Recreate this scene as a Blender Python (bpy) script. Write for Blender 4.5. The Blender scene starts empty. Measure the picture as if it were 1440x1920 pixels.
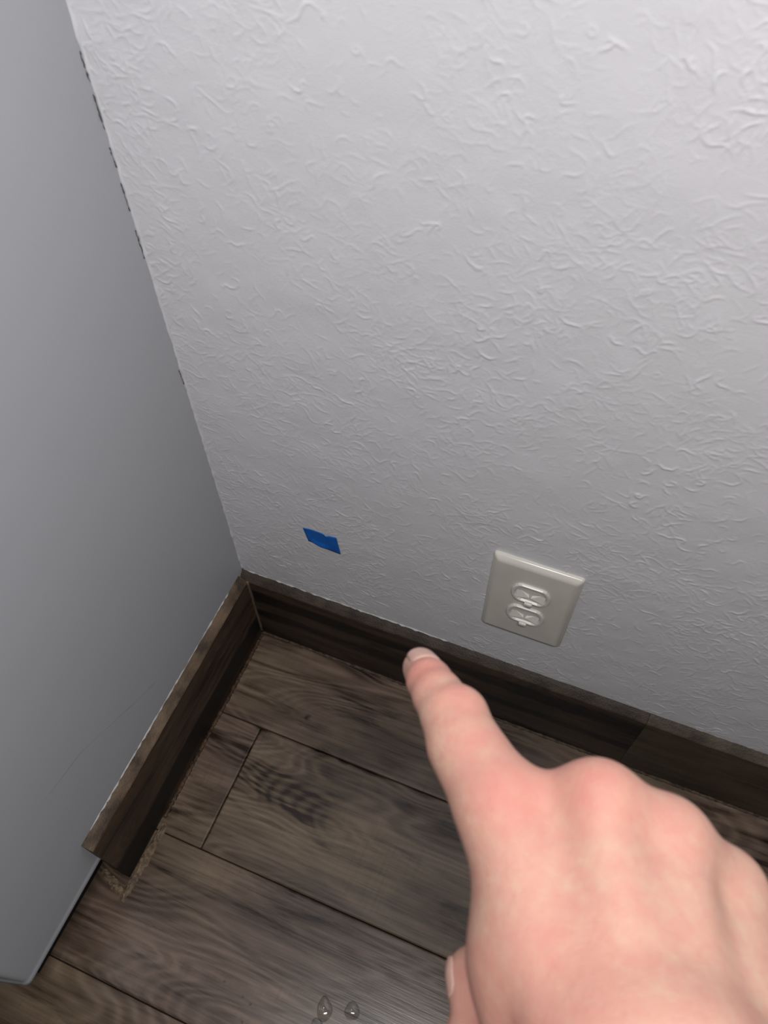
import bpy, bmesh, math, random
import numpy as np
from mathutils import Vector, Matrix
random.seed(7)
rng = np.random.default_rng(11)
S = bpy.context.scene

# ---------------------------------------------------------------- camera
cd = bpy.data.cameras.new('camera')
cam = bpy.data.objects.new('camera', cd)
S.collection.objects.link(cam)
cd.sensor_fit = 'HORIZONTAL'
cd.sensor_width = 7.2
cd.lens = 7.2 * 1469.19 / 1440
cd.clip_start = 0.01
Rm = Matrix(((0.928638, -0.29773, 0.221332), (0.370825, 0.76254, -0.530115), (-0.010944, 0.57436, 0.818529)))
cam.matrix_world = Matrix.Translation((0.29257, -0.32487, 0.80073)) @ Rm.to_4x4()
cd.dof.use_dof = True
cd.dof.focus_distance = 0.68
cd.dof.aperture_fstop = 4.2
S.camera = cam

# ---------------------------------------------------------------- world and lamps
W = bpy.data.worlds.new('room_ambient'); S.world = W; W.use_nodes = True
bg = W.node_tree.nodes['Background']
bg.inputs['Color'].default_value = (0.80, 0.86, 1.0, 1)
bg.inputs['Strength'].default_value = 0.006
for k in range(4):                       # the bulbs of the bathroom light bar above and behind the viewer
    ld = bpy.data.lights.new('light_bulb', 'POINT')
    ld.energy = 4.95
    ld.shadow_soft_size = 0.04
    ld.color = (1.0, 0.98, 0.965)
    lo = bpy.data.objects.new('light_bulb', ld)
    lo.location = (0.24 + 0.075 * k, -0.455 + 0.02 * k, 1.12)
    S.collection.objects.link(lo)
S.view_settings.view_transform = 'Standard'
S.view_settings.look = 'None'
S.view_settings.gamma = 1
S.view_settings.exposure = 0.0
S.view_settings.use_curve_mapping = False

# ---------------------------------------------------------------- helpers
def link_mesh(name, me, mat, parent=None, smooth=False):
    if mat is not None: me.materials.append(mat)
    if smooth:
        me.polygons.foreach_set('use_smooth', [True] * len(me.polygons))
    o = bpy.data.objects.new(name, me)
    S.collection.objects.link(o)
    if parent is not None: o.parent = parent
    return o

def from_bm(name, bm, mat, parent=None, smooth=False):
    me = bpy.data.meshes.new(name)
    bmesh.ops.recalc_face_normals(bm, faces=bm.faces)
    bm.to_mesh(me); bm.free()
    return link_mesh(name, me, mat, parent, smooth)

def np_mesh(name, verts, quads, mat, parent=None, smooth=True):
    me = bpy.data.meshes.new(name)
    nv, nf = len(verts), len(quads)
    me.vertices.add(nv); me.vertices.foreach_set('co', np.asarray(verts, np.float32).ravel())
    me.loops.add(nf * 4); me.loops.foreach_set('vertex_index', np.asarray(quads, np.int32).ravel())
    me.polygons.add(nf)
    me.polygons.foreach_set('loop_start', np.arange(nf, dtype=np.int32) * 4)
    me.update(calc_edges=True)
    if smooth: me.polygons.foreach_set('use_smooth', np.ones(nf, bool))
    me.validate()
    return link_mesh(name, me, mat, parent)

def tag(o, label=None, cat=None, group=None, kind=None):
    if label: o['label'] = label
    if cat: o['category'] = cat
    if group: o['group'] = group
    if kind: o['kind'] = kind
    return o

def empty(name, loc):
    o = bpy.data.objects.new(name, None); o.location = loc
    o.empty_display_size = 0.02
    S.collection.objects.link(o); return o

def add_box(bm, a, b, bevel=0.0, seg=1):
    r = bmesh.ops.create_cube(bm, size=1)
    for v in r['verts']:
        v.co = Vector([(a[i] + b[i]) / 2 + v.co[i] * (b[i] - a[i]) for i in range(3)])
    if bevel:
        es = {e for v in r['verts'] for e in v.link_edges}
        bmesh.ops.bevel(bm, geom=list(es), offset=bevel, segments=seg, affect='EDGES', profile=0.5)

# ---------------------------------------------------------------- node materials
class NT:
    def __init__(s, name):
        s.m = bpy.data.materials.new(name); s.m.use_nodes = True
        s.t = s.m.node_tree; s.n = s.t.nodes; s.l = s.t.links
        s.b = s.n['Principled BSDF']
    def node(s, typ, **kw):
        n = s.n.new(typ)
        ins = kw.pop('ins', {})
        for k, v in kw.items(): setattr(n, k, v)
        for k, v in ins.items(): s.put(n.inputs[k], v)
        return n
    def put(s, sock, v):
        if isinstance(v, bpy.types.NodeSocket): s.l.new(v, sock)
        else: sock.default_value = v
    def math(s, op, a, b=0.0, c=0.0, clamp=False):
        n = s.node('ShaderNodeMath', operation=op, use_clamp=clamp)
        s.put(n.inputs[0], a); s.put(n.inputs[1], b); s.put(n.inputs[2], c)
        return n.outputs[0]
    def vmath(s, op, a, b):
        n = s.node('ShaderNodeVectorMath', operation=op)
        s.put(n.inputs[0], a); s.put(n.inputs[1], b)
        return n.outputs[0]
    def noise(s, vec, scale=5, detail=4, rough=0.5, dist=0.0):
        n = s.node('ShaderNodeTexNoise', ins={'Scale': scale, 'Detail': detail, 'Roughness': rough, 'Distortion': dist})
        s.l.new(vec, n.inputs['Vector'])
        return n.outputs['Fac']
    def ramp(s, fac, stops, interp='LINEAR'):
        n = s.node('ShaderNodeValToRGB'); n.color_ramp.interpolation = interp
        e = n.color_ramp.elements
        while len(e) < len(stops): e.new(0.5)
        for i, (p, c) in enumerate(stops):
            e[i].position = p
            e[i].color = (c, c, c, 1) if isinstance(c, (int, float)) else (*c, 1)
        s.put(n.inputs[0], fac)
        return n.outputs[0]
    def mix(s, fac, a, b, mode='MIX'):
        n = s.node('ShaderNodeMix', data_type='RGBA', blend_type=mode)
        s.put(n.inputs[0], fac)
        for i, v in ((6, a), (7, b)):
            if isinstance(v, tuple) and len(v) == 3: v = (*v, 1)
            s.put(n.inputs[i], v)
        return n.outputs[2]
    def bump(s, h, strength, dist):
        n = s.node('ShaderNodeBump', ins={'Strength': strength, 'Distance': dist, 'Height': h})
        s.l.new(n.outputs[0], s.b.inputs['Normal'])
    def coord(s): return s.node('ShaderNodeTexCoord').outputs['Object']

def lin(h):
    h = h.lstrip('#')
    return tuple(((int(h[i:i+2], 16) / 255 + 0.055) / 1.055) ** 2.4 for i in (0, 2, 4))

def paint(name, col, rough, fine):
    t = NT(name)
    c = t.coord()
    t.b.inputs['Roughness'].default_value = rough
    n = t.noise(c, 14, 3)
    t.l.new(t.mix(t.math('MULTIPLY', n, 0.5), col, tuple(x * 0.93 for x in col)), t.b.inputs['Base Color'])
    t.bump(t.noise(c, fine, 4, 0.6), 0.18, 0.0006)
    return t.m

def wood(name, along, light, dark, seed, vary=1.0, rough=0.42, marks=(), swirl=None, bands=()):
    """vinyl plank print: cathedral contour grain, streaks, dark smoky patches and faint saw marks"""
    t = NT(name)
    c = t.coord()
    sep = t.node('ShaderNodeSeparateXYZ'); t.l.new(c, sep.inputs[0])
    X, Y, Z = sep.outputs
    if along == 'x':  u, v = X, t.math('ADD', Y, Z)
    else:             u, v = Y, t.math('ADD', X, Z)
    rnd = t.node('ShaderNodeObjectInfo').outputs['Random']
    off = t.math('MULTIPLY_ADD', rnd, 31.7 * vary, seed)
    def P(su, sv, k=0.0):
        n = t.node('ShaderNodeCombineXYZ')
        t.put(n.inputs[0], t.math('MULTIPLY', u, su)); t.put(n.inputs[1], t.math('MULTIPLY', v, sv))
        t.put(n.inputs[2], t.math('ADD', off, k)); return n.outputs[0]
    low = t.noise(P(3.0, 13, 1), 1.0, 2.0, 0.4, 0.35)
    rings = t.math('MULTIPLY_ADD', t.math('SINE', t.math('MULTIPLY', low, 190)), 0.5, 0.5)
    rings = t.math('POWER', rings, 1.6)
    streak = t.noise(P(7, 210, 2), 1.0, 4, 0.62, 0.2)
    streak2 = t.noise(P(30, 760, 3), 1.0, 3, 0.65)
    patch = t.noise(P(7, 24, 4), 1.0, 3, 0.55, 0.5)
    knot = t.noise(P(9, 62, 5), 1.0, 4, 0.6, 0.8)
    saw = t.noise(P(330, 14, 6), 1.0, 2, 0.5)
    fade = t.ramp(t.noise(P(6, 18, 7), 1.0, 2), [(0.38, 0.0), (0.62, 1.0)])
    tone = t.math('MULTIPLY', rings, t.math('MULTIPLY', fade, 0.30))
    tone = t.math('ADD', tone, t.math('MULTIPLY', t.ramp(streak, [(0.33, 0.0), (0.66, 1.0)]), 0.34))
    tone = t.math('ADD', tone, t.math('MULTIPLY', streak2, 0.16))
    tone = t.math('ADD', tone, t.math('MULTIPLY', t.ramp(patch, [(0.36, 0.0), (0.60, 1.0)]), 0.46))
    tone = t.math('SUBTRACT', tone, t.math('MULTIPLY', t.ramp(knot, [(0.50, 0.0), (0.66, 1.0)]), 0.34))
    tone = t.math('SUBTRACT', tone, t.math('MULTIPLY', t.math('MULTIPLY', t.ramp(saw, [(0.5, 0.0), (0.7, 1.0)]), t.ramp(patch, [(0.5, 0.0), (0.6, 1.0)])), 0.10), clamp=True)
    wv = t.math('MULTIPLY_ADD', t.noise(P(22, 34, 9), 1.0, 2, 0.5), 0.024, -0.012)
    def ell(cx, cy, kx, ky, rot=0.0):       # elliptical distance round a mark printed on the plank
        du = t.math('ADD', t.math('SUBTRACT', X, cx), wv); dv = t.math('ADD', t.math('SUBTRACT', Y, cy), wv)
        cr, sr = math.cos(rot), math.sin(rot)
        a = t.math('MULTIPLY', t.math('ADD', t.math('MULTIPLY', du, cr), t.math('MULTIPLY', dv, sr)), kx)
        b = t.math('MULTIPLY', t.math('SUBTRACT', t.math('MULTIPLY', dv, cr), t.math('MULTIPLY', du, sr)), ky)
        return t.math('SQRT', t.math('ADD', t.math('MULTIPLY', a, a), t.math('MULTIPLY', b, b)))
    if swirl:
        cx, cy = swirl
        d1 = ell(cx + 0.055, cy - 0.016, 1.0, 2.1, -0.25)
        rg = t.math('POWER', t.math('MULTIPLY_ADD', t.math('SINE', t.math('MULTIPLY', d1, 430)), 0.5, 0.5), 1.3)
        env = t.ramp(ell(cx, cy, 12, 34, -0.20), [(0.35, 1.0), (1.0, 0.0)])
        tone = t.math('SUBTRACT', tone, t.math('MULTIPLY', env, t.math('MULTIPLY_ADD', rg, 0.24, 0.10)))
        band = t.ramp(ell(cx + 0.004, cy - 0.014, 14, 110, -0.42), [(0.3, 1.0), (1.0, 0.0)])
        tone = t.math('SUBTRACT', tone, t.math('MULTIPLY', band, t.math('MULTIPLY', t.ramp(streak, [(0.35, 1.0), (0.6, 0.25)]), 0.55)))
    for mx_, my_, mr in marks:
        tone = t.math('SUBTRACT', tone, t.ramp(ell(mx_, my_, 0.45 / mr, 1.0 / mr), [(0.1, 0.55), (1.0, 0.0)]))
    for zc, hw, st in bands:               # soft-edged dark bands along the strip at set heights
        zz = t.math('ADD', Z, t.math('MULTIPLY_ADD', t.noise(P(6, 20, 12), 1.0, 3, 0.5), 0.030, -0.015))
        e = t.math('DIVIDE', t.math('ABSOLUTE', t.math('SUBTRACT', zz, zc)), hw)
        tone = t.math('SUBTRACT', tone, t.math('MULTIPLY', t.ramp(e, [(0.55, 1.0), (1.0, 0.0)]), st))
    tone = t.math('MAXIMUM', tone, 0.0)
    hue = t.noise(P(3, 9, 8), 1.0, 2)
    light2 = t.mix(t.ramp(hue, [(0.4, 0.0), (0.6, 1.0)]), light, (light[0]*0.90, light[1]*0.86, light[2]*1.0))
    col = t.mix(tone, dark, light2)
    t.l.new(col, t.b.inputs['Base Color'])
    t.l.new(t.math('MULTIPLY_ADD', streak, 0.22, rough - 0.09), t.b.inputs['Roughness'])
    t.bump(t.math('ADD', streak, t.math('MULTIPLY', streak2, 0.6)), 0.22, 0.0005)
    return t.m

LIGHT, DARK = lin('8a7863'), lin('28190f')
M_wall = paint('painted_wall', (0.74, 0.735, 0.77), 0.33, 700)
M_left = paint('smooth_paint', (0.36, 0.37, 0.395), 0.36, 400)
M_plank = wood('plank_print', 'x', LIGHT, DARK, 3.1, rough=0.27, swirl=(0.118, -0.158),
               marks=((0.057, -0.111, 0.006), (0.1255, -0.1115, 0.007), (0.150, -0.1125, 0.004), (0.098, -0.082, 0.0022), (0.180, -0.114, 0.004)))
M_base_x = wood('baseboard_print_dark', 'x', lin('4f4030'), lin('0e0804'), 9.3, rough=0.55, bands=((0.088, 0.014, 0.7), (0.048, 0.008, 0.5)))
M_base_x2 = wood('baseboard_print_grey', 'x', lin('5a4d3d'), lin('352a20'), 14.6, rough=0.5)
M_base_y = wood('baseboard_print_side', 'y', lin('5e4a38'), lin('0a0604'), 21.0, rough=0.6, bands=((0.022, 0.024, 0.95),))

def plain(name, col, rough, scale=300, strength=0.2, dist=0.0004, col2=None, cs=40):
    t = NT(name); c = t.coord()
    t.b.inputs['Roughness'].default_value = rough
    t.l.new(t.mix(t.ramp(t.noise(c, cs, 4), [(0.35, 0.0), (0.65, 1.0)]), col, col2 or tuple(x * 0.9 for x in col)), t.b.inputs['Base Color'])
    t.bump(t.noise(c, scale, 3), strength, dist)
    return t.m
M_subfloor = plain('subfloor', (0.012, 0.010, 0.009), 0.9)
M_edge = plain('worn_vinyl_edge', lin('463a30'), 0.6, 600, 0.8, 0.0006, lin('2c231b'), 60)
M_edge3 = plain('worn_vinyl_edge_grey', lin('5b4f43'), 0.6, 600, 0.8, 0.0006, lin('3b3229'), 50)
M_edge2 = plain('worn_vinyl_edge_light', lin('75614e'), 0.6, 600, 0.8, 0.0006, lin('413327'), 45)
M_caulk = plain('paint_caulk', (0.55, 0.54, 0.55), 0.5, 500, 0.6, 0.001)
M_caulk_brown = plain('brown_caulk', lin('6f6052'), 0.55, 500, 0.5, 0.001, lin('574a3e'))
M_residue = plain('dried_residue', lin('857159'), 0.7, 400, 0.9, 0.0015, lin('55463a'), 220)
M_rust = plain('brown_glue', lin('5a4028'), 0.6, 500, 0.9, 0.0012, lin('2a1a10'), 160)
M_floorline = plain('dull_caulk', lin('5b4e40'), 0.7, 500, 0.8, 0.001, lin('33291f'), 160)
M_crack = plain('crack_shadow', (0.09, 0.09, 0.095), 0.9)
M_plate = plain('ivory_plastic', lin('d8d4cb'), 0.22, 60, 0.03, 0.0002, lin('d2cec5'))
M_cover = plain('white_plastic', lin('dedad2'), 0.25, 60, 0.03, 0.0002, lin('d6d2ca'))
M_screw = plain('painted_screw', lin('e4e1da'), 0.3, 60, 0.03)
M_tape = plain('blue_tape', lin('0068c4'), 0.62, 900, 0.5, 0.0004, lin('0058b0'), 60)

# ---------------------------------------------------------------- floor: dark bed with single planks
bm = bmesh.new(); add_box(bm, (-0.6, -2.2, -0.04), (2.2, 0.03, -0.006))
floor = tag(from_bm('floor', bm, M_subfloor), 'grey-brown wood-look plank floor', kind='structure')
ROWS = [(0.000, 0.1091), (0.1091, 0.2378), (0.2378, 0.3665)]
while ROWS[-1][1] < 2.1: ROWS.append((ROWS[-1][1], ROWS[-1][1] + 0.1287))
JOINTS = {0: [], 1: [0.0585], 2: [0.76], 3: [0.52], 4: [0.1]}
L = 1.22
for r, (y0, y1) in enumerate(ROWS):
    js = JOINTS.get(r)
    if js is None: js = [random.uniform(-0.4, 0.7)]
    xs = [-0.6]
    if r == 0: xs.append(1.05)
    else:
        x = js[0]
        if x > -0.5: xs.append(x)
        while x + L < 2.1: x += L; xs.append(x)
    xs.append(2.2)
    for a, b in zip(xs[:-1], xs[1:]):
        bm = bmesh.new()
        g = 0.00035
        dz = random.uniform(-0.0002, 0.0)
        add_box(bm, (a + g, -y1 + g, -0.0058), (b - g, -y0 - g, dz), 0.0016, 2)
        p = from_bm('floor_plank', bm, M_plank, floor)
        if r == 0: p.location.y = 0.0

# ---------------------------------------------------------------- wall_back with its trowelled relief (true geometry)
def relief(x0, x1, z0, z1, step):
    nx = int((x1 - x0) / step) + 1; nz = int((z1 - z0) / step) + 1
    H = np.zeros((nz, nx), np.float32)
    def strokes(px, pz, th, n, wob, rad, amp, restore=0.06, gate=0.0):
        """walk every stroke at once and stamp it into the height field"""
        N = len(px); th0 = th.copy()
        a = amp * rng.uniform(0.5, 1.0, N)
        ph = rng.uniform(0, 6.28, N); fr = rng.uniform(0.08, 0.3, N)
        w = np.zeros(N)
        for i in range(n):
            w = 0.8 * w + rng.normal(0, wob, N)
            th = th + w + restore * (th0 - th)
            px = px + np.cos(th) * step; pz = pz + np.sin(th) * step
            env = np.sin(np.pi * (i + 0.5) / n) ** 0.5
            m = 0.55 + 0.45 * np.sin(ph + fr * i)
            aa = a * env * np.clip(m - gate, 0, 1)
            fx = (px - x0) / step; fz = (pz - z0) / step
            ix = np.floor(fx).astype(int); iz = np.floor(fz).astype(int)
            k = int(np.ceil(rad * 2.0))
            for dx in range(-k, k + 1):
                for dz in range(-k, k + 1):
                    jx = ix + dx; jz = iz + dz
                    ok = (jx >= 0) & (jx < nx) & (jz >= 0) & (jz < nz)
                    d2 = (jx - fx) ** 2 + (jz - fz) ** 2
                    np.maximum.at(H, (jz[ok], jx[ok]), (aa * np.exp(-d2 / (2 * (rad * 0.62) ** 2)))[ok].astype(np.float32))
    A = (x1 - x0) * (z1 - z0)
    # brush dabs: bundles of nearly parallel fanning ridges
    nd = int(A * 900)
    cx = rng.uniform(x0, x1, nd); cz = rng.uniform(z0, z1, nd)
    base = rng.normal(0.0, 0.75, nd) - 0.25
    fan = rng.uniform(-14, 14, nd)
    for bright, per, ln, rad, amp in ((0, 12, 46, 0.88, 0.00070), (1, 9, 26, 0.8, 0.00055), (0, 15, 58, 0.72, 0.0002)):
        K = per
        off = (np.arange(K) - (K - 1) / 2) * rng.uniform(0.0026, 0.0048, nd)[:, None] + rng.normal(0, 0.0008, (nd, K))
        th = base[:, None] + off * fan[:, None] * 2.2 + rng.normal(0, 0.10, (nd, K)) + bright * 0.4
        sx = cx[:, None] - np.sin(base)[:, None] * off + rng.normal(0, 0.006, (nd, K)) - np.cos(base)[:, None] * 0.015
        sz = cz[:, None] + np.cos(base)[:, None] * off + rng.normal(0, 0.006, (nd, K)) - np.sin(base)[:, None] * 0.015
        keep = rng.random((nd, K)) < 0.72
        strokes(sx[keep], sz[keep], th[keep], ln, 0.085, rad, amp, gate=0.12)
    # lone bold squiggles and small net-like crests
    n1 = int(A * 2600)
    strokes(rng.uniform(x0, x1, n1), rng.uniform(z0, z1, n1), rng.normal(-0.2, 0.9, n1), 34, 0.18, 0.98, 0.0010, gate=0.15)
    n2 = int(A * 9000)
    strokes(rng.uniform(x0, x1, n2), rng.uniform(z0, z1, n2), rng.uniform(0, 6.28, n2), 14, 0.3, 0.8, 0.0005, gate=0.1)
    # smooth sags between, and calmer patches
    def lowf(n, s):
        g = rng.random((n + 3, n + 3)).astype(np.float32)
        gx = np.linspace(0, n, nx); gz = np.linspace(0, n, nz)
        ix = gx.astype(int); iz = gz.astype(int); fx = gx - ix; fz = gz - iz
        fx = fx * fx * (3 - 2 * fx); fz = (fz * fz * (3 - 2 * fz))[:, None]
        return s * ((g[iz][:, ix] * (1 - fx) + g[iz][:, ix + 1] * fx) * (1 - fz) + (g[iz + 1][:, ix] * (1 - fx) + g[iz + 1][:, ix + 1] * fx) * fz)
    calm = 0.45 + 0.85 * lowf(14, 1.0)
    H = H * calm + lowf(24, 0.0005) + lowf(60, 0.00022)
    for _ in range(1):
        P = np.pad(H, 1, mode='edge')
        H = (P[1:-1, 1:-1] * 6 + P[:-2, 1:-1] + P[2:, 1:-1] + P[1:-1, :-2] + P[1:-1, 2:]) / 10
    return H

step = 0.0007
FX0, FX1, FZ0, FZ1 = -0.004, 0.64, 0.095, 0.74
H = relief(FX0, FX1, FZ0, FZ1, step)
nz, nx = H.shape
gx = np.r_[-0.02, FX0 + np.arange(nx) * step, np.linspace(FX1 + 0.02, 2.2, 12)]
gz = np.r_[-0.02, 0.04, FZ0 + np.arange(nz) * step, np.linspace(FZ1 + 0.02, 2.4, 10)]
HH = np.zeros((len(gz), len(gx)), np.float32)
HH[2:2 + nz, 1:1 + nx] = H
fade = np.clip((gz - 0.09) / 0.02, 0, 1)[:, None]
HH *= fade
XX, ZZ = np.meshgrid(gx, gz)
V = np.stack([XX, -HH, ZZ], -1).reshape(-1, 3)
idx = np.arange(len(gz) * len(gx)).reshape(len(gz), len(gx))
Q = np.stack([idx[:-1, :-1], idx[:-1, 1:], idx[1:, 1:], idx[1:, :-1]], -1).reshape(-1, 4)
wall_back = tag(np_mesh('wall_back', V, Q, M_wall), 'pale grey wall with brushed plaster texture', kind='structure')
bm = bmesh.new(); add_box(bm, (-0.02, 0.0006, -0.02), (2.2, 0.02, 2.4)); from_bm('wall_core', bm, M_wall, wall_back)

# ---------------------------------------------------------------- wall_left: smooth, stopping above the floor, rounded front end
ZB = 0.068
prof = [(0.0, 0.02), (0.0, -0.3810)]
for k in range(9):                      # softly rounded outer corner
    a = k / 8 * math.pi / 2
    prof.append((-0.004 + 0.004 * math.cos(a), -0.3825 - 0.004 * math.sin(a)))
prof += [(-0.03, -0.3935), (-0.30, -0.46)]
rows = [(ZB, -0.0022), (ZB + 0.0004, 0.0004), (ZB + 0.0035, 0.0026), (ZB + 0.0055, 0.0012), (ZB + 0.0085, 0.0), (2.4, 0.0)]
bm = bmesh.new()
def shifted(prof, d):
    out = []
    for i, p in enumerate(prof):
        a = prof[max(i - 1, 0)]; b = prof[min(i + 1, len(prof) - 1)]
        tx, ty = b[0] - a[0], b[1] - a[1]; l = math.hypot(tx, ty) or 1
        out.append((p[0] - ty / l * d, p[1] + tx / l * d))
    return out
rings_ = [[bm.verts.new((x, y, z)) for x, y in shifted(prof, d)] for z, d in rows]
for a, b in zip(rings_[:-1], rings_[1:]):
    for i in range(len(prof) - 1): bm.faces.new((a[i], a[i + 1], b[i + 1], b[i]))
back = [bm.verts.new((-0.30, 0.02, z)) for z, d in (rows[0], rows[-1])]
bm.faces.new(rings_[0][::-1] + [back[0]][:0] + [back[0]])
bm.faces.new(rings_[-1] + [back[1]])
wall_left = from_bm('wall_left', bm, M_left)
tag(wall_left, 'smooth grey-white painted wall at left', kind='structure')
for p in wall_left.data.polygons: p.use_smooth = abs(p.normal.z) < 0.9
# narrow plinth set back underneath
bm = bmesh.new(); add_box(bm, (-0.28, -0.3815, -0.0055), (-0.0200, -0.0, ZB))
for v in bm.verts:
    if v.co.x > -0.1 and v.co.y < -0.2: v.co.x = -0.0236
    if v.co.x < -0.1 and v.co.y < -0.2: v.co.y = -0.44
from_bm('plinth', bm, M_subfloor, wall_left)
# faint painted seam on the wall
bm = bmesh.new()
vs = [(0.0, -0.276, 0.2185), (0.0, -0.2322, 0.2085), (0.0, -0.1773, 0.1735), (0.0, -0.15, 0.158)]
for (p, q) in zip(vs[:-1], vs[1:]):
    a = [bm.verts.new((p[0] - 0.0002, p[1], p[2] - 0.0006)), bm.verts.new((p[0] + 0.00025, p[1], p[2])), bm.verts.new((p[0] - 0.0002, p[1], p[2] + 0.0006))]
    b = [bm.verts.new((q[0] - 0.0002, q[1], q[2] - 0.0006)), bm.verts.new((q[0] + 0.00025, q[1], q[2])), bm.verts.new((q[0] - 0.0002, q[1], q[2] + 0.0006))]
    for i in range(2): bm.faces.new((a[i], a[i + 1], b[i + 1], b[i]))
from_bm('paint_seam', bm, M_left, wall_left, True)

# ragged painted caulk bead in the vertical corner
def bead(name, mat, parent, path, rad, seed, ragged=0.35, nseg=7, flat=(1, 1, 1)):
    rr = random.Random(seed)
    bm = bmesh.new(); prev = None
    for i, p in enumerate(path):
        p = Vector(p)
        t = (Vector(path[min(i + 1, len(path) - 1)]) - Vector(path[max(i - 1, 0)])).normalized()
        u = t.cross(Vector((0.31, 0.83, 0.45))).normalized(); w = t.cross(u)
        r = rad * (1 + ragged * rr.uniform(-1, 1))
        ring = []
        for k in range(nseg):
            a = 2 * math.pi * k / nseg
            o = (u * math.cos(a) + w * math.sin(a)) * r * (1 + ragged * 0.5 * rr.uniform(-1, 1))
            ring.append(bm.verts.new(p + Vector((o.x * flat[0], o.y * flat[1], o.z * flat[2]))))
        if prev:
            for k in range(nseg): bm.faces.new((prev[k], prev[(k + 1) % nseg], ring[(k + 1) % nseg], ring[k]))
        else: bm.faces.new(ring[::-1])
        prev = ring
    bm.faces.new(prev)
    return from_bm(name, bm, mat, parent, True)
def line(a, b, n, jit=0.0, seed=1):
    rr = random.Random(seed)
    return [tuple(a[i] + (b[i] - a[i]) * k / n + (rr.uniform(-1, 1) * jit) for i in range(3)) for k in range(n + 1)]
bead('caulk_bead', M_wall, wall_left, line((0.0004, -0.0004, 0.118), (0.0004, -0.0004, 0.80), 150, 0.00022, 5), 0.0013, 6, 0.28)

for k, (za, zb) in enumerate(((0.617, 0.602), (0.596, 0.577), (0.567, 0.555), (0.546, 0.528), (0.515, 0.495), (0.40, 0.385))):
    bead('paint_crack', M_crack, wall_left, line((0.0003, -0.0027, za), (0.0003, -0.0024, zb), 12, 0.00025, 40 + k), 0.00022, 50 + k, 0.8)

# ---------------------------------------------------------------- baseboards
HB, TB = 0.1176, 0.009
def board(name, mat, parent, axis, a, b, wear=0.0, seed=0, hb=HB, edge=None):
    """plank strip: flat back, slightly sloped and worn top edge"""
    rr = random.Random(seed); bm = bmesh.new(); n = max(2, int(abs(b - a) / 0.006)); prev = None
    for i in range(n + 1):
        s = a + (b - a) * i / n
        j = (math.sin(i * 0.37 + seed) + math.sin(i * 0.91 + 2 * seed) * 0.7 + rr.uniform(-0.5, 0.5)) * 0.00022 * (1 + wear * 1.5)
        pr = [(0.0, 0.0), (TB, 0.0), (TB, hb - 0.0072 + j), (TB - 0.0008, hb - 0.0062 + j), (TB * 0.45, hb - 0.0025 + j * 0.6), (0.0006, hb + j * 0.5), (0.0, hb)]
        ring = [bm.verts.new((s, -d, z) if axis == 'x' else (d, -s, z)) for d, z in pr]
        if prev:
            for k in range(len(pr)): bm.faces.new((prev[k], prev[(k + 1) % len(pr)], ring[(k + 1) % len(pr)], ring[k]))
        else: bm.faces.new(ring[::-1])
        prev = ring
    bm.faces.new(prev)
    o = from_bm(name, bm, mat, parent)
    o.data.materials.append(edge or M_edge)
    for p in o.data.polygons:
        if p.normal.z > 0.3: p.material_index = 1
    return o
bb = board('baseboard_back', M_base_x, None, 'x', 0.0, 0.4128, 0.3, 3)
tag(bb, 'dark brown wood-look baseboard under the textured wall', kind='structure')
b2 = board('board', M_base_x2, bb, 'x', 0.4131, 2.2, 1.5, 8, edge=M_edge3)
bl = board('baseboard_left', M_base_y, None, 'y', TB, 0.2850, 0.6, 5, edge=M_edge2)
tag(bl, 'dark brown wood-look baseboard under the smooth wall', kind='structure')
# caulk: inside corner, floor line and thin white line along the tops
bead('corner_caulk', M_caulk_brown, bb, line((TB + 0.0004, -TB - 0.0004, 0.0), (TB + 0.0002, -TB - 0.0002, 0.112), 16, 0.0002, 2), 0.0016, 3, 0.12)
bead('floor_caulk', M_floorline, bb, line((TB, -TB - 0.0010, 0.0004), (1.3, -TB - 0.0010, 0.0004), 600, 0.0002, 4), 0.0017, 4, 0.3, flat=(1, 1, 0.7))
bead('floor_caulk', M_rust, bl, line((TB + 0.0016, -0.012, 0.0002), (TB + 0.0020, -0.225, 0.0002), 160, 0.0003, 9), 0.0021, 9, 0.3, flat=(1, 1, 0.6))
bead('top_caulk', M_caulk, bb, line((0.006, -0.0004, HB + 0.0003), (0.22, -0.0004, HB + 0.0003), 60, 0.0003, 12), 0.0007, 11, 0.7)
bead('top_caulk', M_caulk, bl, line((0.0002, -0.03, HB + 0.0002), (0.0002, -0.272, HB + 0.0002), 60, 0.0003, 13), 0.0007, 13, 0.8)

# scraped adhesive left on the floor round the end of the short baseboard
bm = bmesh.new(); rr = random.Random(31)
def blob_strip(bm, a, b, w, h, n):
    prev = None
    for i in range(n + 1):
        s = i / n; p = Vector(a).lerp(Vector(b), s); t = (Vector(b) - Vector(a)).normalized(); u = Vector((-t.y, t.x, 0))
        ww = w * (0.55 + 0.45 * math.sin(math.pi * min(1, max(0.05, s)))) 
        ring = []
        for k in range(6):
            f = k / 5 * 2 - 1
            hh = h * (1 - f * f) * rr.uniform(0.35, 1.3)
            q = p + u * (f * ww + rr.uniform(-1, 1) * w * 0.22)
            ring.append(bm.verts.new((q.x, q.y, -0.0003 + hh)))
        if prev:
            for k in range(5): bm.faces.new((prev[k], prev[k + 1], ring[k + 1], ring[k]))
        prev = ring
blob_strip(bm, (-0.018, -0.2890, 0), (0.0125, -0.3010, 0), 0.0045, 0.0016, 14)
blob_strip(bm, (0.0125, -0.3050, 0), (0.0150, -0.2300, 0), 0.0048, 0.0022, 26)
res = from_bm('adhesive_residue', bm, M_residue)
tag(res, 'ragged tan strip of dried adhesive at the cut end of the left baseboard', 'glue residue')

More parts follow.
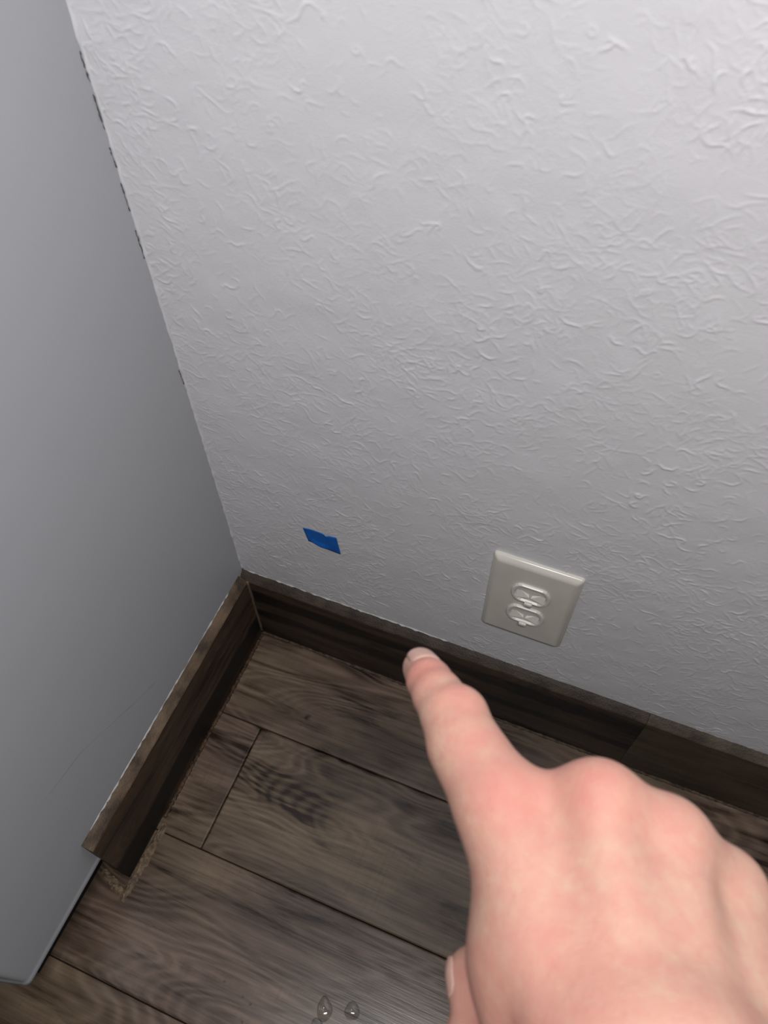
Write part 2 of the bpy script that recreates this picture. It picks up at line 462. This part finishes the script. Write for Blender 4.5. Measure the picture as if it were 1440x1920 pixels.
# ---------------------------------------------------------------- electrical outlet
PX, PZ, PWD, PHT = 0.2479, 0.1850, 0.0700, 0.1120
out = empty('electrical_outlet', (PX + PWD / 2, 0, PZ + PHT / 2))
tag(out, 'cream two-socket electrical outlet on the textured wall above the baseboard', 'outlet')
def rrect(w, h, r, n=4):
    pts = []
    for sx, sz, a0 in ((1, 1, 0), (-1, 1, 90), (-1, -1, 180), (1, -1, 270)):
        for k in range(n + 1):
            a = math.radians(a0 + 90 * k / n)
            pts.append((sx * (w / 2 - r) + r * math.cos(a), sz * (h / 2 - r) + r * math.sin(a)))
    return pts
def loft(bm, loops, cap=True):
    prev = None
    for y, pts in loops:
        ring = [bm.verts.new((x, y, z)) for x, z in pts]
        if prev:
            for k in range(len(ring)): bm.faces.new((prev[k], prev[(k + 1) % len(ring)], ring[(k + 1) % len(ring)], ring[k]))
        prev = ring
    if cap: bm.faces.new(prev)
    return prev
bm = bmesh.new()
pl = [(0.0002, rrect(PWD, PHT, 0.0022)), (-0.0018, rrect(PWD, PHT, 0.0022)), (-0.0032, rrect(PWD - 0.0016, PHT - 0.0016, 0.0022)),
      (-0.0050, rrect(PWD - 0.0055, PHT - 0.0055, 0.0022)), (-0.0058, rrect(PWD - 0.0085, PHT - 0.0085, 0.0022)), (-0.0060, rrect(PWD - 0.012, PHT - 0.012, 0.0022))]
loft(bm, pl)
from_bm('face_plate', bm, M_plate, out, True)
def socket_outline(r, flat, n=28):
    pts = []
    for k in range(n):
        a = 2 * math.pi * (k + 0.5) / n
        x, z = r * math.cos(a), r * math.sin(a)
        pts.append((x, max(-flat, min(flat, z))))
    return pts
for dz in (0.0190, -0.0143):
    bm = bmesh.new()
    O = lambda s: [(x * s, z * s + dz) for x, z in socket_outline(0.0158, 0.0122)]
    loft(bm, [(-0.0058, O(1.00)), (-0.0074, O(0.99)), (-0.0082, O(0.95)), (-0.0082, O(0.84)), (-0.0074, O(0.80)), (-0.0066, O(0.76))])
    sk = from_bm('socket', bm, M_cover, out)
    for sx in (-1, 1):          # two wedge-shaped grips pointing at each other
        bm = bmesh.new()
        pts = [(sx * 0.0118, -0.0056, dz + 0.0052), (sx * 0.0110, -0.0088, dz - 0.0058), (sx * 0.0006, -0.0086, dz - 0.0022), (sx * 0.0016, -0.0056, dz + 0.0002),
               (sx * 0.0118, -0.0056, dz - 0.0070), (sx * 0.0002, -0.0056, dz - 0.0040)]
        v = [bm.verts.new(p) for p in pts]
        for f in ((0, 3, 2, 1), (1, 2, 5, 4), (0, 1, 4), (2, 3, 5)): bm.faces.new([v[i] for i in f])
        bm.faces.new([v[i] for i in (0, 4, 5, 3)])
        from_bm('grip_wedge', bm, M_cover, sk)
    bm = bmesh.new(); add_box(bm, (-0.0032, -0.0105, dz - 0.0135), (0.0032, -0.0075, dz - 0.0095), 0.0008, 2)
    from_bm('pull_tab', bm, M_cover, sk, True)
bm = bmesh.new()
loft(bm, [(-0.0058, [(0.0032 * math.cos(2 * math.pi * k / 16), 0.0032 * math.sin(2 * math.pi * k / 16)) for k in range(16)]),
          (-0.0070, [(0.0030 * math.cos(2 * math.pi * k / 16), 0.0030 * math.sin(2 * math.pi * k / 16)) for k in range(16)]),
          (-0.0074, [(0.0018 * math.cos(2 * math.pi * k / 16), 0.0018 * math.sin(2 * math.pi * k / 16)) for k in range(16)])])
bmesh.ops.translate(bm, verts=bm.verts, vec=(0, 0, 0.0004))
from_bm('screw', bm, M_screw, out, True)

# ---------------------------------------------------------------- painter's tape
bm = bmesh.new(); nu, nv = 22, 12; grid = {}
c00, c10, c11, c01 = [Vector((a, 0, b)) for a, b in ((0.0808, 0.2373), (0.1126, 0.2394), (0.1152, 0.2141), (0.0843, 0.2178))]
for side in (0, 1):
    for i in range(nu + 1):
        for j in range(nv + 1):
            u, v = i / nu, j / nv
            p = (c00.lerp(c10, u)).lerp(c01.lerp(c11, u), v)
            p.z += 0.0009 * math.sin(u * 6.0) * (1 - v) + 0.0007 * math.sin(u * 5 + 1) * v
            lift = 0.0010 + 0.0018 * math.exp(-((v - 0.80 - 0.10 * math.sin(u * 4)) / 0.10) ** 2) * math.sin(math.pi * min(1, u * 1.25)) \
                 + 0.0016 * math.exp(-((u - 0.70 - 0.2 * v) / 0.05) ** 2) * max(0, 1 - v * 2.6)
            grid[side, i, j] = bm.verts.new((p.x, -lift - (0.00018 if side else 0), p.z))
    for i in range(nu):
        for j in range(nv):
            bm.faces.new((grid[side, i, j], grid[side, i + 1, j], grid[side, i + 1, j + 1], grid[side, i, j + 1]))
for i in range(nu):
    for j in (0, nv): bm.faces.new((grid[0, i, j], grid[0, i + 1, j], grid[1, i + 1, j], grid[1, i, j]))
for j in range(nv):
    for i in (0, nu): bm.faces.new((grid[0, i, j], grid[0, i, j + 1], grid[1, i, j + 1], grid[1, i, j]))
tape = from_bm('masking_tape', bm, M_tape, None, True)
tag(tape, 'small torn piece of blue masking tape stuck to the textured wall near the corner', 'tape')

# ---------------------------------------------------------------- water drops on the floor
tw = NT('water')            # thin clear drop: almost see-through with mirror-like glints
tr = tw.node('ShaderNodeBsdfTransparent', ins={'Color': (0.93, 0.925, 0.915, 1)})
gl = tw.node('ShaderNodeBsdfGlossy', ins={'Roughness': 0.06, 'Color': (1, 1, 1, 1)})
fr = tw.node('ShaderNodeLayerWeight', ins={'Blend': 0.5})
mx = tw.node('ShaderNodeMixShader')
tw.l.new(tw.math('MULTIPLY_ADD', tw.math('POWER', fr.outputs['Facing'], 4.0), 0.6, 0.05), mx.inputs[0]); tw.l.new(tr.outputs[0], mx.inputs[1]); tw.l.new(gl.outputs[0], mx.inputs[2])
tw.l.new(mx.outputs[0], tw.n['Material Output'].inputs['Surface'])
DROPS = [
    (0.2232, -0.3135, 0.0068, 0.0085, 0.0024, 0.35, 'teardrop-shaped water drop on the floor, left of the two big ones'),
    (0.2456, -0.3050, 0.0066, 0.0070, 0.0024, 0.0, 'round water drop on the floor, right of the two big ones'),
    (0.2215, -0.3260, 0.0050, 0.0060, 0.0018, 0.0, 'smaller water drop on the floor just below the teardrop-shaped one'),
    (0.1614, -0.3332, 0.0013, 0.0013, 0.0013, 0.0, 'tiny water speck on the floor, brightest of the specks left of the big drops'),
    (0.1325, -0.3263, 0.0011, 0.0011, 0.0011, 0.0, 'tiny water speck on the floor, farthest left and nearest the left wall'),
    (0.1528, -0.3307, 0.0010, 0.0010, 0.0010, 0.0, 'tiny water speck on the floor just up and left of the brightest speck'),
    (0.1611, -0.3475, 0.0011, 0.0011, 0.0011, 0.0, 'tiny water speck on the floor, lowest of the specks left of the big drops'),
]
for x, y, rx, ry, h, tear, lab in DROPS:
    bm = bmesh.new(); n, m = 28, 8; prev = None
    for i in range(m):
        s = math.cos(i / m * math.pi / 2); zz = h * math.sin(i / m * math.pi / 2)
        ring = []
        for k in range(n):
            a = 2 * math.pi * k / n
            e = 1 + tear * max(0, math.sin(a)) ** 6
            w = 1 + 0.05 * math.sin(3 * a + x * 90)
            ring.append(bm.verts.new((rx * s * math.cos(a) * w, ry * s * math.sin(a) * e * w, zz)))
        if prev:
            for k in range(n): bm.faces.new((prev[k], prev[(k + 1) % n], ring[(k + 1) % n], ring[k]))
        else: bm.faces.new(ring[::-1])
        prev = ring
    top = bm.verts.new((0, 0, h))
    for k in range(n): bm.faces.new((prev[k], prev[(k + 1) % n], top))
    o = from_bm('water_drop', bm, tw.m, None, True)
    o.location = (x, y, 0.0001); o.rotation_euler.z = 0.35
    tag(o, lab, 'water drop', 'water drops on the floor')

# ---------------------------------------------------------------- the hand: one continuous surface grown from joints (world metres)
GROUPS = [
    ([
        ((0.30045, -0.2559, 0.55983), (0.33749, -0.31324, 0.57865), 0.0126, 0.014, 0.008),
        ((0.32495, -0.24838, 0.56785), (0.34546, -0.31044, 0.5832), 0.0126, 0.0145, 0.009),
        ((0.34561, -0.24847, 0.56221), (0.35571, -0.30739, 0.5824), 0.0115, 0.014, 0.009),
        ((0.36651, -0.25056, 0.54909), (0.3667, -0.30478, 0.57623), 0.0105, 0.013, 0.009),
        ((0.31063, -0.26736, 0.55699), (0.32073, -0.28923, 0.55598), 0.014, 0.0175, 0.009),
        ((0.32073, -0.28923, 0.55598), (0.3305, -0.30961, 0.55602), 0.0175, 0.017, 0.01),
        ((0.37204, -0.26182, 0.54397), (0.37479, -0.28832, 0.55782), 0.013, 0.014, 0.01),
        ((0.34546, -0.31044, 0.5832), (0.3888, -0.33515, 0.56525), 0.019, 0.021, 0.014),
        ((0.35571, -0.30739, 0.5824), (0.39937, -0.32495, 0.569), 0.019, 0.021, 0.014),
        ((0.3888, -0.33515, 0.56525), (0.46587, -0.37249, 0.51778), 0.022, 0.028, 0.014),
        ((0.39937, -0.32495, 0.569), (0.47941, -0.36003, 0.52219), 0.022, 0.028, 0.014),
        ((0.32495, -0.24838, 0.56785), (0.34561, -0.24847, 0.56221), 0.0105, 0.01, 0.008),
        ((0.34561, -0.24847, 0.56221), (0.36651, -0.25056, 0.54909), 0.0105, 0.01, 0.008),
        ((0.31452, -0.25181, 0.56112), (0.32495, -0.24838, 0.56785), 0.01, 0.011, 0.008),
    ], 0.008),
    ([
        ((0.30045, -0.2559, 0.55983), (0.27576, -0.23075, 0.54981), 0.0128, 0.0096, 0.005),
        ((0.27576, -0.23075, 0.54981), (0.26927, -0.22389, 0.54502), 0.0095, 0.0087, 0.003),
        ((0.26927, -0.22389, 0.54502), (0.26394, -0.21766, 0.5395), 0.0087, 0.0079, 0.002),
        ((0.26394, -0.21766, 0.5395), (0.25813, -0.20979, 0.52906), 0.0079, 0.0069, 0.002),
        ((0.28291, -0.24009, 0.55282), (0.29583, -0.25234, 0.55728), 0.0112, 0.0116, 0.005),
        ((0.27926, -0.22905, 0.55241), (0.2787, -0.23051, 0.55162), 0.0079, 0.0084, 0.004),
    ], 0.007),
    ([
        ((0.32495, -0.24838, 0.56785), (0.32693, -0.23599, 0.52403), 0.0112, 0.01, 0.003),
        ((0.32693, -0.23599, 0.52403), (0.33596, -0.24922, 0.49958), 0.0096, 0.0086, 0.002),
        ((0.33596, -0.24922, 0.49958), (0.34066, -0.26682, 0.51012), 0.0084, 0.0074, 0.002),
    ], 0.004),
    ([
        ((0.34561, -0.24847, 0.56221), (0.35142, -0.23898, 0.51547), 0.0104, 0.0094, 0.003),
        ((0.35142, -0.23898, 0.51547), (0.35646, -0.25334, 0.49625), 0.009, 0.0082, 0.002),
        ((0.35646, -0.25334, 0.49625), (0.35694, -0.2703, 0.5108), 0.008, 0.007, 0.002),
    ], 0.004),
    ([
        ((0.36651, -0.25056, 0.54909), (0.37184, -0.24434, 0.51136), 0.0094, 0.0082, 0.003),
        ((0.37184, -0.24434, 0.51136), (0.37295, -0.25578, 0.49755), 0.0079, 0.0072, 0.002),
        ((0.37295, -0.25578, 0.49755), (0.36997, -0.27002, 0.51234), 0.007, 0.0062, 0.002),
    ], 0.004),
    ([
        ((0.3388, -0.32226, 0.5578), (0.33099, -0.32594, 0.53065), 0.015, 0.0125, 0.006),
        ((0.33099, -0.32594, 0.53065), (0.31495, -0.31269, 0.51425), 0.0118, 0.0112, 0.0032),
        ((0.31547, -0.30988, 0.51348), (0.30843, -0.2947, 0.51056), 0.0086, 0.0094, 0.0025),
    ], 0.0045),
]
DENTS = [
    ((0.31296, -0.25252, 0.57574), 0.006, 0.0014),
    ((0.33443, -0.25512, 0.57803), 0.006, 0.0006),
    ((0.28106, -0.23372, 0.55867), 0.002, 0.0006),
    ((0.2752, -0.23128, 0.56184), 0.0018, 0.0005),
    ((0.31925, -0.27331, 0.58257), 0.01, 0.001),
    ((0.33771, -0.27194, 0.57847), 0.01, 0.001),
]
FLUSH = [
    ((0.2631, -0.21867, 0.54518), 0.007, 0.75),
    ((0.27734, -0.22957, 0.56114), 0.008, 0.45),
    ((0.2874, -0.24185, 0.56269), 0.006, 0.6),
    ((0.30043, -0.25429, 0.57554), 0.012, 0.6),
    ((0.32073, -0.2461, 0.58513), 0.012, 0.55),
    ((0.34249, -0.24631, 0.57911), 0.01, 0.35),
    ((0.31081, -0.30558, 0.53951), 0.022, 0.55),
    ((0.32994, -0.29958, 0.57488), 0.02, 0.45),
]
NAILS = [
    ((0.26394, -0.21766, 0.5395), (0.25813, -0.20979, 0.52906), 0.0079, 0.0069, (-0.131, 0.6745, 0.7777), 0.3, 1.38, 0.95, 0.0006),
    ((0.31547, -0.30988, 0.51348), (0.30843, -0.2947, 0.51056), 0.0086, 0.0094, (-0.9695, -0.2681, 0.0275), 0.72, 1.3, 0.6, 0.0002),
]

def seg_d(P, a, b, ra, rb):
    a = np.array(a, np.float32); b = np.array(b, np.float32); ab = b - a
    t = np.clip(((P - a) @ ab) / (ab @ ab), 0, 1)
    d = np.linalg.norm(P - a - t[..., None] * ab, axis=-1)
    return d - (ra + (rb - ra) * t)
def smin(a, b, k):
    h = np.clip(0.5 + 0.5 * (b - a) / k, 0, 1)
    return b * (1 - h) + a * h - k * h * (1 - h)
def hand_field(P):
    D = None
    for grp, k in GROUPS:
        g = None
        for a, b, ra, rb, kk in grp:
            d = seg_d(P, a, b, ra, rb)
            g = d if g is None else smin(g, d, kk)
        D = g if D is None else smin(D, g, k)
    for c, r, depth in DENTS:                # shallow folds and hollows
        D = D + depth * np.exp(-((P - np.array(c, np.float32)) ** 2).sum(-1) / (2 * r * r))
    return D
allp = np.array([p for g, k in GROUPS for s in g for p in s[:2]])
lo = allp.min(0) - 0.036; hi = allp.max(0) + 0.036
st = 0.0014
ax = [np.arange(lo[i], hi[i], st) for i in range(3)]
F = np.empty([len(a) for a in ax], np.float32)
for i0 in range(0, len(ax[0]), 16):
    g = np.stack(np.meshgrid(ax[0][i0:i0 + 16], ax[1], ax[2], indexing='ij'), -1).astype(np.float32)
    F[i0:i0 + 16] = hand_field(g)
def surface_nets(F, lo, st):
    I = F < 0
    c = [F[i:F.shape[0] - 1 + i, j:F.shape[1] - 1 + j, k:F.shape[2] - 1 + k] for i in (0, 1) for j in (0, 1) for k in (0, 1)]
    ins = [x < 0 for x in c]; cnt = sum(x.astype(np.int8) for x in ins)
    act = (cnt > 0) & (cnt < 8)
    cells = np.argwhere(act); vid = -np.ones(act.shape, np.int64); vid[act] = np.arange(len(cells))
    cv = [x[act] for x in c]; offs = [(i, j, k) for i in (0, 1) for j in (0, 1) for k in (0, 1)]
    acc = np.zeros((len(cells), 3)); n = np.zeros(len(cells))
    for a in range(8):
        for b in range(a + 1, 8):
            if sum(abs(offs[a][q] - offs[b][q]) for q in range(3)) != 1: continue
            m = (cv[a] < 0) != (cv[b] < 0)
            t = np.where(m, cv[a] / np.where(m, cv[a] - cv[b], 1), 0)
            pa, pb = np.array(offs[a]), np.array(offs[b])
            acc += np.where(m[:, None], pa + (pb - pa) * t[:, None], 0); n += m
    V = lo + st * (cells + acc / n[:, None])
    quads = []
    for d in range(3):
        u, v = (d + 1) % 3, (d + 2) % 3
        s0 = [slice(None)] * 3; s1 = [slice(None)] * 3; s0[d] = slice(0, -1); s1[d] = slice(1, None)
        A, B = I[tuple(s0)], I[tuple(s1)]
        e = np.argwhere(A != B)
        e = e[(e[:, u] > 0) & (e[:, v] > 0) & (e[:, u] < F.shape[u] - 1) & (e[:, v] < F.shape[v] - 1)]
        fl = A[tuple(e.T)]
        def at(du, dv):
            q = e.copy(); q[:, u] -= du; q[:, v] -= dv; return vid[tuple(q.T)]
        q = np.stack([at(1, 1), at(0, 1), at(0, 0), at(1, 0)], 1)
        q[~fl] = q[~fl][:, ::-1]
        quads.append(q)
    return V, np.concatenate(quads)
HV, HQ = surface_nets(F, lo, st)
# relax the net a little
for _ in range(3):
    acc = np.zeros_like(HV); n = np.zeros(len(HV))
    for a, b in ((0, 1), (1, 2), (2, 3), (3, 0)):
        np.add.at(acc, HQ[:, a], HV[HQ[:, b]]); np.add.at(acc, HQ[:, b], HV[HQ[:, a]])
        np.add.at(n, HQ[:, a], 1); np.add.at(n, HQ[:, b], 1)
    HV = HV * 0.5 + 0.5 * acc / n[:, None]

ts = NT('skin')
c = ts.coord()
red = ts.node('ShaderNodeAttribute', attribute_name='flush').outputs['Fac']
mott = ts.ramp(ts.noise(c, 130, 4, 0.62, 0.5), [(0.34, 0.0), (0.66, 1.0)])
mott2 = ts.ramp(ts.noise(c, 240, 3, 0.6), [(0.35, 0.0), (0.7, 1.0)])
base = ts.mix(mott, lin('c19484'), lin('c3a48e'))
base = ts.mix(ts.math('MULTIPLY', mott2, 0.42), base, lin('c08174'))
base = ts.mix(red, base, lin('c4786f'))
freck = ts.ramp(ts.noise(c, 420, 2, 0.5), [(0.66, 0.0), (0.74, 1.0)])
base = ts.mix(ts.math('MULTIPLY', freck, 0.10), base, lin('9c5e4c'))
ts.l.new(base, ts.b.inputs['Base Color'])
ts.b.inputs['Roughness'].default_value = 0.5
ts.b.inputs['Subsurface Weight'].default_value = 0.25
ts.b.inputs['Subsurface Radius'].default_value = (1.0, 0.35, 0.2)
ts.b.inputs['Subsurface Scale'].default_value = 0.004
wr = ts.node('ShaderNodeTexVoronoi', feature='DISTANCE_TO_EDGE', ins={'Scale': 620.0}); ts.l.new(c, wr.inputs['Vector'])
ts.bump(ts.math('ADD', ts.math('MULTIPLY', wr.outputs['Distance'], 0.6), ts.noise(c, 160, 4, 0.6)), 0.30, 0.0009)

hand = np_mesh('person', HV, HQ, ts.m)
tag(hand, 'bare right hand of a person reaching in with index finger pointing at the baseboard', 'person')
fl = np.zeros(len(HV), np.float32)
for cpos, r, s in FLUSH:
    fl = np.maximum(fl, s * np.exp(-((HV - np.array(cpos)) ** 2).sum(1) / (2 * r * r)).astype(np.float32))
at = hand.data.attributes.new('flush', 'FLOAT', 'POINT'); at.data.foreach_set('value', fl)

# nails: curved plates bedded in the fingertip
tn = NT('nail'); cc = tn.coord()
tn.l.new(tn.mix(tn.noise(cc, 90, 3), lin('c79c8f'), lin('cfaa9c')), tn.b.inputs['Base Color'])
tn.b.inputs['Roughness'].default_value = 0.3
tn.b.inputs['Subsurface Weight'].default_value = 0.15
tn.b.inputs['Subsurface Scale'].default_value = 0.002
def nail(a, b, ra, rb, dorsal, t0, t1, half, lift, label=None):
    A, B = Vector(a), Vector(b); axis = (B - A); ln = axis.length; axis.normalize()
    d = Vector(dorsal); d = (d - axis * d.dot(axis)).normalized(); s = axis.cross(d)
    bm = bmesh.new(); nu, nv = 12, 10; G = {}
    for side in (0, 1):
        for i in range(nu + 1):
            for j in range(nv + 1):
                u = i / nu * 2 - 1; v = j / nv
                vv = v
                rim = (1 - abs(u) ** 4) * (1 - abs(v * 2 - 1) ** 6)
                wu = u * half * (1 - 0.22 * max(0, 0.25 - v) / 0.25 * abs(u) - 0.10 * max(0, v - 0.75) / 0.25 * abs(u))
                tt = t0 + (t1 - t0) * vv - 0.05 * (1 - vv) * (1 - u * u) + 0.06 * vv * (1 - u * u)
                if tt <= 1: r = ra + (rb - ra) * tt; ctr = A + axis * (ln * tt)
                else:
                    e = (tt - 1) * ln; r = math.sqrt(max(rb * rb - e * e * 0.6, 1e-8)); ctr = A + axis * (ln * tt)
                r += lift * rim - (0.0006 if side else 0.0)
                G[side, i, j] = bm.verts.new(ctr + d * (r * math.cos(wu)) + s * (r * math.sin(wu)))
        for i in range(nu):
            for j in range(nv): bm.faces.new((G[side, i, j], G[side, i + 1, j], G[side, i + 1, j + 1], G[side, i, j + 1]))
    for i in range(nu):
        for j in (0, nv): bm.faces.new((G[0, i, j], G[0, i + 1, j], G[1, i + 1, j], G[1, i, j]))
    for j in range(nv):
        for i in (0, nu): bm.faces.new((G[0, i, j], G[0, i, j + 1], G[1, i, j + 1], G[1, i, j]))
    return from_bm('fingernail', bm, tn.m, hand, True)
for args in NAILS: nail(*args)
